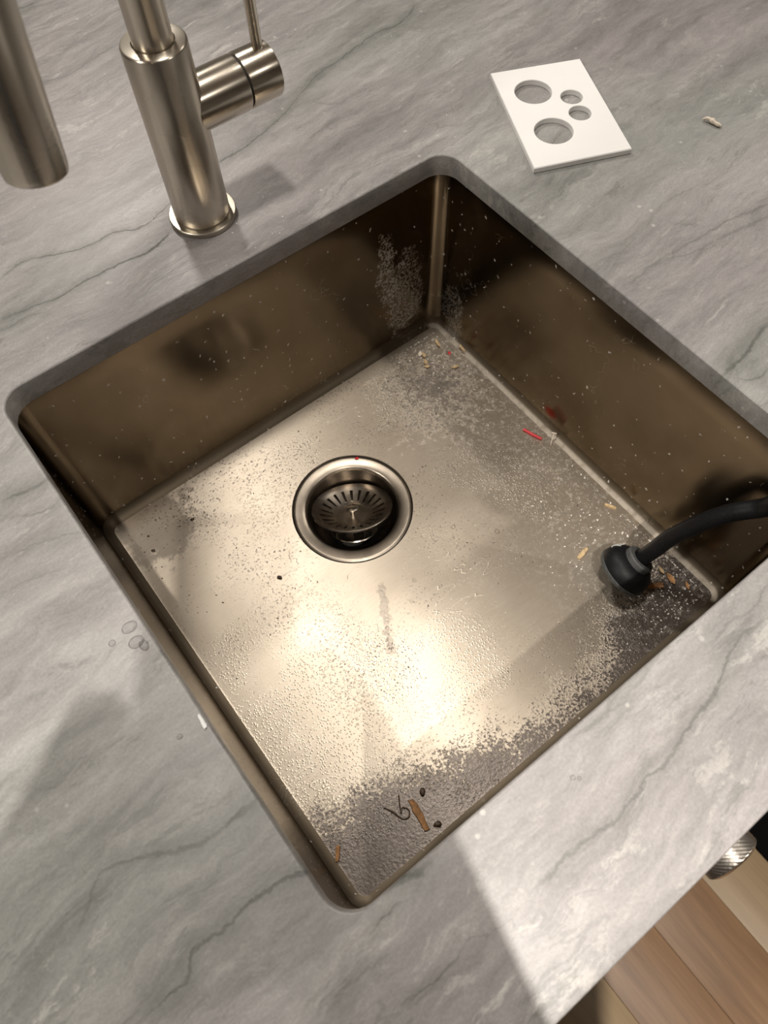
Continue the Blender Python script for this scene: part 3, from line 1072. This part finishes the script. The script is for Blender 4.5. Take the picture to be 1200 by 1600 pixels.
def build_plate():
    bm = bmesh.new()
    cx = sum((p for p in PC), Vector((0, 0))) / 4
    tops, bots = [], []

    def ring(pts, z):
        return [bm.verts.new((p[0], p[1], z)) for p in pts]
    ins = [p + (cx - p).normalized() * 0.0009 for p in PC]
    o0 = ring(ins, PT)
    o1 = ring(PC, PT - 0.0007)
    o2 = ring(PC, 0.0004)
    bridge(bm, o0, o1)
    bridge(bm, o1, o2)
    top_e = [bm.edges.get((o0[i], o0[(i + 1) % 4])) for i in range(4)]
    bot_e = [bm.edges.get((o2[i], o2[(i + 1) % 4])) for i in range(4)]
    for (hx, hy), r in HOLES:
        n = 48
        a0 = ring([(hx + (r + 0.0004) * math.cos(2 * pi * k / n), hy + (r + 0.0004) * math.sin(2 * pi * k / n)) for k in range(n)], PT)
        a1 = ring([(hx + r * math.cos(2 * pi * k / n), hy + r * math.sin(2 * pi * k / n)) for k in range(n)], PT - 0.0004)
        a2 = ring([(hx + r * math.cos(2 * pi * k / n), hy + r * math.sin(2 * pi * k / n)) for k in range(n)], 0.0004)
        bridge(bm, a0, a1)
        bridge(bm, a1, a2)
        top_e += [bm.edges.get((a0[i], a0[(i + 1) % n])) for i in range(n)]
        bot_e += [bm.edges.get((a2[i], a2[(i + 1) % n])) for i in range(n)]
    bmesh.ops.triangle_fill(bm, edges=top_e, use_beauty=True)
    bmesh.ops.triangle_fill(bm, edges=bot_e, use_beauty=True)
    return from_bm('cover_plate', bm, M_white, None, 25)


plate = build_plate()
tag(plate, 'white rectangular plate with two large and two small round holes', 'plate')

# ------------------------------------------------------------------ black dome fitting on a thick cable
plug = empty('hose_end', (0, 0, 0))
tag(plug, 'black dome-shaped hose end on a thick black cable in the sink corner', 'hose')
pa = Vector((0.60, -0.16, 0.78)).normalized()
PRr = 0.0245
pz = FZ + PRr * math.sqrt(1 - pa.z ** 2) + 0.0006
PB = Vector((0.3535, 0.0740, pz))
prof = [(0.0, 0.0), (PRr - 0.0022, 0.0), (PRr - 0.0006, 0.0008), (PRr, 0.0026), (PRr + 0.0004, 0.006)]
for j in range(1, 9):
    a = j / 8 * 1.02
    prof.append((0.0125 + (PRr + 0.0004 - 0.0125) * math.cos(a * pi / 2 * 0.98), 0.006 + 0.0150 * math.sin(a * pi / 2 * 0.98)))
lathe('dome', prof + [(0.0118, 0.0212), (0.0, 0.0212)], M_rubber, plug, 56, PB, pa)
lathe('base_rim', [(PRr - 0.0015, -0.0002), (PRr + 0.0002, 0.0006), (PRr + 0.0009, 0.0022), (PRr + 0.0007, 0.0040), (PRr - 0.0002, 0.0046)], M_rubber_grey, plug, 56, PB, pa)
lathe('collar', [(0.0130, 0.0195), (0.0142, 0.0208), (0.0140, 0.0250), (0.0128, 0.0263), (0.0092, 0.0266), (0.0078, 0.0252), (0.0078, 0.0235)], M_rubber_grey, plug, 40, PB, pa)
c0 = PB + pa * 0.021
# the cable rises along the right wall and climbs out over the front right corner
cable_pts = [c0 - pa * 0.003, c0 + pa * 0.004, Vector((0.3735, 0.0665, -0.1630)), Vector((0.3810, 0.0628, -0.1400)), Vector((0.3911, 0.0525, -0.1069)),
             Vector((0.4020, 0.0410, -0.0850)), Vector((0.4115, 0.0280, -0.0680)), Vector((0.4070, 0.0230, -0.0350)), Vector((0.4000, 0.0220, -0.0020)),
             Vector((0.4120, 0.0110, 0.0200)), Vector((0.4450, -0.0100, 0.0220)), Vector((0.52, -0.03, 0.0110)), Vector((0.62, -0.035, 0.0082)), Vector((0.80, 0.00, 0.0080))]
tube('cable', catmull(cable_pts, 10), 0.0074, M_rubber, plug, 24)


def build_print():
    # worn white lettering round the shoulder of the dome
    A = frame(pa)
    bm = bmesh.new()

    def surf(az, pol):
        a = pol
        r = 0.0125 + (PRr + 0.0004 - 0.0125) * math.cos(a)
        h = 0.006 + 0.0150 * math.sin(a)
        nr = Vector((math.cos(a) * math.cos(az), math.cos(a) * math.sin(az), math.sin(a)))
        return PB + A @ (Vector((r * math.cos(az), r * math.sin(az), h)) + nr * 0.00005)

    def stroke(pts, w):
        for (a0, p0), (a1, p1) in zip(pts[:-1], pts[1:]):
            A0, A1 = surf(a0, p0), surf(a1, p1)
            mid = surf((a0 + a1) / 2, (p0 + p1) / 2)
            d = (A1 - A0).normalized()
            nrm = (mid - (PB + pa * 0.006)).normalized()
            s = d.cross(nrm).normalized() * w
            up = nrm * 0.00035
            vs = [bm.verts.new(q) for q in (A0 - s, A0 + s, A1 + s, A1 - s, A0 - s + up, A0 + s + up, A1 + s + up, A1 - s + up)]
            for f in ((0, 1, 2, 3), (4, 5, 6, 7), (0, 1, 5, 4), (1, 2, 6, 5), (2, 3, 7, 6), (3, 0, 4, 7)):
                bm.faces.new([vs[i] for i in f])
    # direction of the lettering seen from the camera: up in the picture
    up_img = -RY
    loc = A.transposed() @ up_img
    azc = math.atan2(loc.y, loc.x) + 0.22
    g = 0.115
    # T
    stroke([(azc + 2.2 * g, 0.45), (azc + 0.9 * g, 0.42), (azc - 0.1 * g, 0.45)], 0.0008)
    stroke([(azc + 0.9 * g, 0.45), (azc + 0.9 * g, 0.70), (azc + 0.9 * g, 0.98)], 0.0009)
    # U
    stroke([(azc - 0.8 * g, 0.42), (azc - 0.8 * g, 0.75), (azc - 1.1 * g, 0.95), (azc - 1.8 * g, 0.95), (azc - 2.1 * g, 0.75), (azc - 2.1 * g, 0.42)], 0.0006)
    o = from_bm('lettering', bm, M_print, plug, None)
    o['label'] = 'worn white letters'


build_print()

# ------------------------------------------------------------------ debris in the sink
def splinter(name, a, b, width, thick, z, mat, label, cat, group=None, zrise=0.0):
    a = Vector((a[0], a[1], 0))
    b = Vector((b[0], b[1], 0))
    c = (a + b) / 2
    d = b - a
    Ln = d.length
    ang = math.atan2(d.y, d.x)
    n = 6
    verts, faces = [], []
    for i in range(n + 1):
        x = -Ln / 2 + Ln * i / n
        w = width * (0.5 + random.uniform(-0.09, 0.09)) * (0.75 if i in (0, n) else 1)
        o = random.uniform(-0.06, 0.06) * width
        t0 = thick * random.uniform(0.8, 1.1)
        jx = random.uniform(-0.06, 0.06) * Ln if i in (0, n) else 0
        verts += [(x + jx, o - w, 0), (x - jx, o + w, 0), (x + jx * .5, o + w * 0.8, t0), (x - jx * .5, o + w * 0.1, t0 * 0.78), (x + jx, o - w * 0.85, t0)]
    m = 5
    for i in range(n):
        for k in range(m):
            k2 = (k + 1) % m
            faces.append([i * m + k, i * m + k2, (i + 1) * m + k2, (i + 1) * m + k])
    faces.append([0, 1, 2, 3, 4])
    faces.append([n * m + k for k in range(m)])
    o = from_data(name, verts, faces, mat, None, 20)
    o.location = (c.x, c.y, z)
    o.rotation_euler = (0, zrise, ang)
    tag(o, label, cat, group)
    return o


def lump(name, p, r, mat, label, cat, group=None, squash=0.55, z=FZ):
    bm = bmesh.new()
    bmesh.ops.create_icosphere(bm, subdivisions=2, radius=r)
    for v in bm.verts:
        k = 1 + random.uniform(-0.22, 0.22)
        v.co = Vector((v.co.x * k * 1.25, v.co.y * k * 0.85, v.co.z * k * squash))
    zmin = min(v.co.z for v in bm.verts)
    o = from_bm(name, bm, mat, None, 60)
    o.location = (p[0], p[1], z - zmin)
    o.rotation_euler = (0, 0, random.uniform(0, 6))
    tag(o, label, cat, group)
    return o


def leaf(name, a, b, width, z, mat, label, cat, group=None, curl=0.3):
    a = Vector((a[0], a[1], 0)); b = Vector((b[0], b[1], 0))
    d = b - a
    Ln = d.length
    verts, faces = [], []
    n = 8
    for i in range(n + 1):
        t = i / n
        w = width * 0.5 * math.sin(pi * min(0.97, max(0.06, t))) ** 0.8
        zz = 0.0008 + curl * Ln * (t - 0.4) ** 2
        e = random.uniform(0.8, 1.1)
        verts += [(-Ln / 2 + Ln * t, -w * e, zz + w * 0.5), (-Ln / 2 + Ln * t, 0, zz), (-Ln / 2 + Ln * t, w * e, zz + w * 0.35),
                  (-Ln / 2 + Ln * t, 0, zz - 0.0004)]
    for i in range(n):
        for k in range(4):
            k2 = (k + 1) % 4
            faces.append([i * 4 + k, i * 4 + k2, (i + 1) * 4 + k2, (i + 1) * 4 + k])
    faces += [[0, 1, 2, 3], [n * 4 + k for k in range(4)]]
    o = from_data(name, verts, faces, mat, None, 50)
    c = (a + b) / 2
    o.location = (c.x, c.y, z)
    o.rotation_euler = (0, 0, math.atan2(d.y, d.x))
    tag(o, label, cat, group)
    return o


ZF = FZ + 0.0002
splinter('wood_chip', (0.0814, 0.0409), (0.0777, 0.0147), 0.0058, 0.0022, ZF, M_chip, 'largest orange-brown wood chip near the front corner of the sink', 'chip', 'wood chips')
splinter('wood_chip', (0.0135, 0.0500), (0.0062, 0.0410), 0.0038, 0.0018, ZF + 0.0006, M_chip, 'small brown wood chip leaning at the left sink wall', 'chip', 'wood chips')
splinter('wood_chip', (0.3655, 0.0555), (0.3834, 0.0430), 0.0055, 0.0022, ZF, M_chip, 'orange wood stick poking out beside the black dome', 'chip', 'wood chips')
splinter('wood_chip', (0.3410, 0.1110), (0.3552, 0.1134), 0.0042, 0.0016, ZF, M_pale, 'tan split wood chip on the other side of the black dome', 'chip', 'wood chips')
splinter('wood_chip', (0.4022, 0.1365), (0.4075, 0.1264), 0.0034, 0.0014, ZF, M_pale, 'thin tan wood chip against the right sink wall foot', 'chip', 'wood chips')
leaf('dry_leaf', (0.3955, 0.0490), (0.3925, 0.0370), 0.0060, ZF, M_chip, 'curled brown leaf scrap beside the orange wood stick', 'leaf')
leaf('leaf_scrap', (0.3944, 0.0580), (0.3925, 0.0500), 0.0034, ZF, M_pale, 'narrow tan scrap between the black dome and brown leaf', 'leaf')
leaf('leaf_scrap', (0.4030, 0.0325), (0.3985, 0.0250), 0.0034, ZF, M_chip, 'small brown scrap between the brown leaf and sink corner', 'leaf')
lump('food_crumb', (0.4060, 0.0200), 0.0016, M_seed, 'dark brown crumb in the right front sink corner', 'crumb')
pale_spots = [((0.3800, 0.3935), (0.3770, 0.3850), 'upright pale peel of the small pile in the far corner'),
              ((0.3760, 0.3840), (0.3722, 0.3765), 'lower pale peel of the small pile in the far corner'),
              ((0.3740, 0.3905), (0.3790, 0.3955), 'left white-tipped peel of the small pile in the far corner'),
              ((0.3690, 0.3770), (0.3745, 0.3725), 'crosswise tan peel below the small pile in far corner'),
              ((0.4027, 0.3985), (0.3990, 0.3860), 'brown twisted peel nearest the far sink corner'),
              ((0.3910, 0.3570), (0.3990, 0.3540), 'single tan peel right of the small pile')]
for k, (a, b, lab) in enumerate(pale_spots):
    leaf('peel', a, b, 0.0042, ZF, M_paper if k in (2,) else M_pale, lab, 'peel', 'peelings in the far corner', 0.5)
o = splinter('peel', (0.4165, 0.3730), (0.4150, 0.3630), 0.0030, 0.0010, FZ + 0.0045, M_pale, 'pale flat peel lying on the curved foot of right wall', 'peel', 'peelings in the far corner')
o = tube('red_stick', [(0.3985, 0.2500, FZ + 0.0017), (0.4015, 0.2395, FZ + 0.0018), (0.4047, 0.2295, FZ + 0.0024)], [0.0014, 0.0015, 0.0013], M_red, None, 10)
tag(o, 'short bright red plastic stick at the foot of right wall', 'stick')
o = lump('red_scrap', (0.4027, 0.3740), 0.0018, M_red, 'tiny red scrap near the far sink corner', 'scrap')
o = lump('red_scrap', (0.2424, 0.3296), 0.0016, M_red, 'tiny pink-red scrap on the drain flange', 'scrap', z=FZ + 0.0004)
pin = empty('pin', (0.4085, 0.2195, FZ + 0.0005))
tag(pin, 'tiny pale T-shaped pin leaning on the right wall foot', 'pin')
tube('pin_shaft', [(0, 0, 0), (0.0030, 0.0022, 0.0055), (0.0062, 0.0040, 0.0100)], 0.0006, M_paper, pin, 8)
tube('pin_head', [(0.0052, 0.0062, 0.0100), (0.0062, 0.0040, 0.0104), (0.0078, 0.0022, 0.0100)], 0.0007, M_paper, pin, 8)
for p, r, lab in (((0.1066, 0.2706), 0.0021, 'dark olive seed left of the drain'), ((0.0736, 0.3747), 0.0016, 'dark seed near the foot of the back wall'),
                  ((0.0263, 0.3692), 0.0017, 'dark seed at the edge of the left-hand shadow'), ((0.0302, 0.3860), 0.0011, 'smallest dark seed in the left corner'),
                  ((0.0929, 0.0400), 0.0028, 'dark wet seed behind the largest wood chip'), ((0.0870, 0.0130), 0.0026, 'dark wet seed in front of the largest wood chip')):
    lump('seed', p, r, M_seed, lab, 'seed', 'dark seeds on the sink bottom')
o = tube('wet_fibre', catmull([(0.0602, 0.0498, FZ + .001), (0.0640, 0.0425, FZ + .0012), (0.0671, 0.0335, FZ + .001), (0.0720, 0.0318, FZ + .0011), (0.0752, 0.0360, FZ + .001),
                               (0.0722, 0.0405, FZ + .0014), (0.0690, 0.0380, FZ + .0022), (0.0725, 0.0450, FZ + .0012), (0.0760, 0.0500, FZ + .001)], 6), 0.0006, M_seed, None, 8)
tag(o, 'dark looped wet fibre beside the largest wood chip', 'fibre')


def crumbs(name, spots, mat, label):
    bm = bmesh.new()
    for (x, y, z, r) in spots:
        m = Matrix.Translation((x, y, z + r * 0.35)) @ Matrix.Rotation(random.uniform(0, 6), 4, 'Z') @ Matrix.Diagonal((r * random.uniform(.7, 1.7), r * random.uniform(.6, 1.1), r * 0.6, 1))
        bmesh.ops.create_icosphere(bm, subdivisions=1, radius=1.0, matrix=m)
    o = from_bm(name, bm, mat, None, 40)
    tag(o, label, 'crumbs', None, 'stuff')
    return o


sp = []
for k in range(420):
    x = min(0.408, random.gauss(0.375, 0.030)); y = max(0.012, abs(random.gauss(0.0, 0.075)) + 0.012)
    if x > 0.29 and (Vector((x, y)) - Vector((0.3625, 0.083))).length > 0.028:
        sp.append((x, y, FZ, random.uniform(0.0003, 0.0009)))
for k in range(90):
    sp.append((min(0.407, random.gauss(0.385, 0.02)), min(0.407, random.gauss(0.38, 0.03)), FZ, random.uniform(0.0003, 0.0009)))
for k in range(160):
    x, y = random.uniform(0.02, 0.40), random.uniform(0.02, 0.405)
    if (Vector((x, y)) - Vector((DX, DY))).length > 0.062:
        sp.append((x, y, FZ, random.uniform(0.0002, 0.0006)))
crumbs('white_crumbs', sp, M_scale, 'fine white crumbs of scale scattered on the sink bottom')
sp = []
for k in range(200):
    x, y = random.uniform(0.012, 0.405), random.uniform(0.015, 0.405)
    if random.random() < 0.4:
        x, y = abs(random.gauss(0.03, 0.03)) + 0.012, 0.40 - abs(random.gauss(0, 0.06))
    if (Vector((x, y)) - Vector((DX, DY))).length > 0.062:
        sp.append((x, y, FZ, random.uniform(0.0003, 0.0008)))
crumbs('dark_crumbs', sp, M_seed, 'fine dark crumbs scattered on the sink bottom')

# on the worktop
chip = tube('wood_curl', catmull([(0.6189, 0.3064, 0.0016), (0.6210, 0.3040, 0.0030), (0.6226, 0.3001, 0.0026), (0.6230, 0.2960, 0.0020), (0.6243, 0.2900, 0.0018)], 4),
            [0.0006, 0.001, 0.0012, 0.0013, 0.0014, 0.0015, 0.0016, 0.0017, 0.0022, 0.0024, 0.0022, 0.0018, 0.0016, 0.0017, 0.0018, 0.0014, 0.0007], M_paper, None, 8)
tag(chip, 'pale twisted scrap of wood lying on the grey worktop', 'scrap')
splinter('caulk_scrap', (-0.0022, 0.1383), (-0.0030, 0.1292), 0.0026, 0.0012, 0.0001, M_caulk, 'white scrap of caulk on the left rim of sink cut-out', 'scrap')
sp = []
for k in range(120):
    a = random.uniform(0, 2 * pi)
    d = random.uniform(0.029, 0.075) if k < 60 else random.uniform(0.03, 0.30)
    x, y = FB.x + d * math.cos(a), FB.y + d * math.sin(a)
    if not (-0.004 < x < LX + 0.004 and y < LY + 0.004):
        sp.append((x, y, 0.0, random.uniform(0.0002, 0.0006)))
crumbs('worktop_crumbs', sp, M_caulk, 'white specks of dust on the worktop around the faucet')


def drop(p, r, z, label, group):
    n = 16
    prof = [(r * math.cos(a), 0.00002 + r * 0.34 * math.sin(a)) for a in (0, 0.3, 0.6, 0.9, 1.2, 1.45)] + [(0.0, r * 0.34)]
    o = lathe('water_drop', [(0, 0.00002)] + prof, M_water, None, n, (0, 0, 0), smooth=60)
    o.location = (p[0], p[1], z)
    o.scale = (random.uniform(0.8, 1.3), random.uniform(0.8, 1.3), 1)
    tag(o, label, 'drop', group)
    return o


DROPS_TOP = [((-0.0083, 0.2101), 0.0040, 'large water drop nearest the rim, upper one, left of the sink'),
             ((-0.0216, 0.2077), 0.0026, 'small water drop farthest left of the sink rim'),
             ((-0.0095, 0.1993), 0.0040, 'large water drop in the middle of those left of the sink'),
             ((-0.0068, 0.1946), 0.0032, 'medium water drop lowest of those left of the sink'),
             ((0.0126 - 0.03, 0.1345), 0.0018, 'lone tiny water drop above the white caulk scrap')]
for p, r, lab in DROPS_TOP:
    drop(p, r, 0.0, lab, 'water drops left of the sink')
drop((0.1440, -0.0196), 0.0017, 0.0, 'left one of two tiny water drops on bright front worktop', 'water drops on the front worktop')
drop((0.1466, -0.0220), 0.0015, 0.0, 'right one of two tiny water drops on bright front worktop', 'water drops on the front worktop')
DROPS_IN = [((0.1086, 0.1031), 0.0022, 'water drop between the drain and the largest wood chip'),
            ((0.1312, 0.0766), 0.0020, 'water drop straight behind the largest wood chip'),
            ((0.1234, 0.4018), 0.0026, 'water drop at the foot of the back wall'),
            ((0.0867, 0.3707), 0.0030, 'largest water drop near the left corner of the sink'),
            ((0.1110, 0.3300), 0.0022, 'upper water drop left of the drain'),
            ((0.0980, 0.2900), 0.0018, 'lower water drop left of the drain'),
            ((0.3000, 0.1800), 0.0026, 'right-hand water drop between the drain and black dome'),
            ((0.2700, 0.2100), 0.0022, 'water drop close to the drain on its right'),
            ((0.2050, 0.1900), 0.0022, 'water drop just in front of the drain'),
            ((0.1900, 0.1750), 0.0018, 'smaller water drop in front of the drain')]
for p, r, lab in DROPS_IN:
    drop(p, r, FZ, lab, 'water drops on the sink bottom')


# ------------------------------------------------------------------ the photographer, standing at the front edge
def build_person():
    base = Vector((-0.26, -0.42, Z0))
    root = empty('person', base)
    f = Vector((0.58, 0.81, 0)).normalized()
    s = Vector((0.81, -0.58, 0)).normalized()      # to the person's right
    up = Vector((0, 0, 1))

    def at(fw, rt, h):
        return base + f * fw + s * rt + up * h
    verts, edges, rad = [], [], []

    def v(p, r, r2=None):
        verts.append(p - base)
        rad.append((r, r2 or r))
        return len(verts) - 1

    def e(a, b):
        edges.append((a, b))
    pel = v(at(0, 0, 0.95), 0.15, 0.11)
    wai = v(at(0.02, 0, 1.10), 0.14, 0.10)
    che = v(Vector((-0.150, -0.320, 0.37)), 0.16, 0.12)
    nec = v(Vector((-0.115, -0.265, 0.52)), 0.07, 0.065)
    hd0 = v(Vector((-0.105, -0.250, 0.59)), 0.075, 0.075)
    hd1 = v(Vector((-0.100, -0.245, 0.66)), 0.088, 0.088)
    hd2 = v(Vector((-0.100, -0.250, 0.73)), 0.072, 0.072)
    e(pel, wai); e(wai, che); e(che, nec); e(nec, hd0); e(hd0, hd1); e(hd1, hd2)
    for sg in (1, -1):
        sh = v(Vector((-0.130, -0.320, 0.42)) + s * 0.185 * sg, 0.062)
        if sg == 1:
            el = v(Vector((-0.060, -0.37, 0.24)), 0.042)
            wr = v(Vector((-0.008, -0.180, 0.345)), 0.028)
            hn = v(Vector((0.006, -0.100, 0.368)), 0.033, 0.024)
            hf = v(Vector((0.012, -0.055, 0.396)), 0.018, 0.014)
            e(hn, hf)
        else:
            el = v(Vector((-0.330, -0.150, 0.36)), 0.055)
            wr = v(Vector((-0.200, -0.085, 0.370)), 0.040)
            hn = v(Vector((-0.095, -0.030, 0.375)), 0.034, 0.022)
            hf = v(Vector((-0.060, 0.000, 0.400)), 0.018, 0.014)
            e(hn, hf)
        e(che, sh); e(sh, el); e(el, wr); e(wr, hn)
        hp_ = v(at(0, 0.09 * sg, 0.88), 0.095)
        kn = v(at(0.02, 0.10 * sg, 0.49), 0.060)
        an = v(at(-0.01, 0.11 * sg, 0.09), 0.042)
        to = v(at(0.15, 0.13 * sg, 0.035), 0.035, 0.03)
        e(pel, hp_); e(hp_, kn); e(kn, an); e(an, to)
    me = bpy.data.meshes.new('body')
    me.from_pydata([tuple(p) for p in verts], edges, [])
    o = bpy.data.objects.new('body', me)
    col.objects.link(o)
    o.parent = root
    me.materials.append(M_shirt)
    sk = o.modifiers.new('skin', 'SKIN')
    sk.use_smooth_shade = True
    lay = me.skin_vertices[0].data if len(me.skin_vertices) else None
    if lay is None:
        bm = bmesh.new(); bm.from_mesh(me)
        bm.verts.layers.skin.verify()
        bm.to_mesh(me); bm.free()
        lay = me.skin_vertices[0].data
    for i, r in enumerate(rad):
        lay[i].radius = r
        lay[i].use_root = (i == 0)
    sub = o.modifiers.new('subdivision', 'SUBSURF')
    sub.levels = 1
    sub.render_levels = 1
    tag(root, 'person in dark clothes standing at the worktop holding up a phone', 'person')
    # phone just behind the lens
    ph = empty('phone', CAM)
    R3 = Matrix((RX, -RY, -RZ)).transposed()
    bm = bmesh.new()
    box_bm(bm, (0, 0, 0), (0.072, 0.148, 0.008), 0.0025)
    for vv in bm.verts:
        vv.co = R3 @ (vv.co + Vector((-0.022, -0.060, 0.0130)))
    from_bm('case', bm, M_phone, ph, 30)
    tag(ph, 'black phone held out over the sink in one hand', 'phone')


build_person()
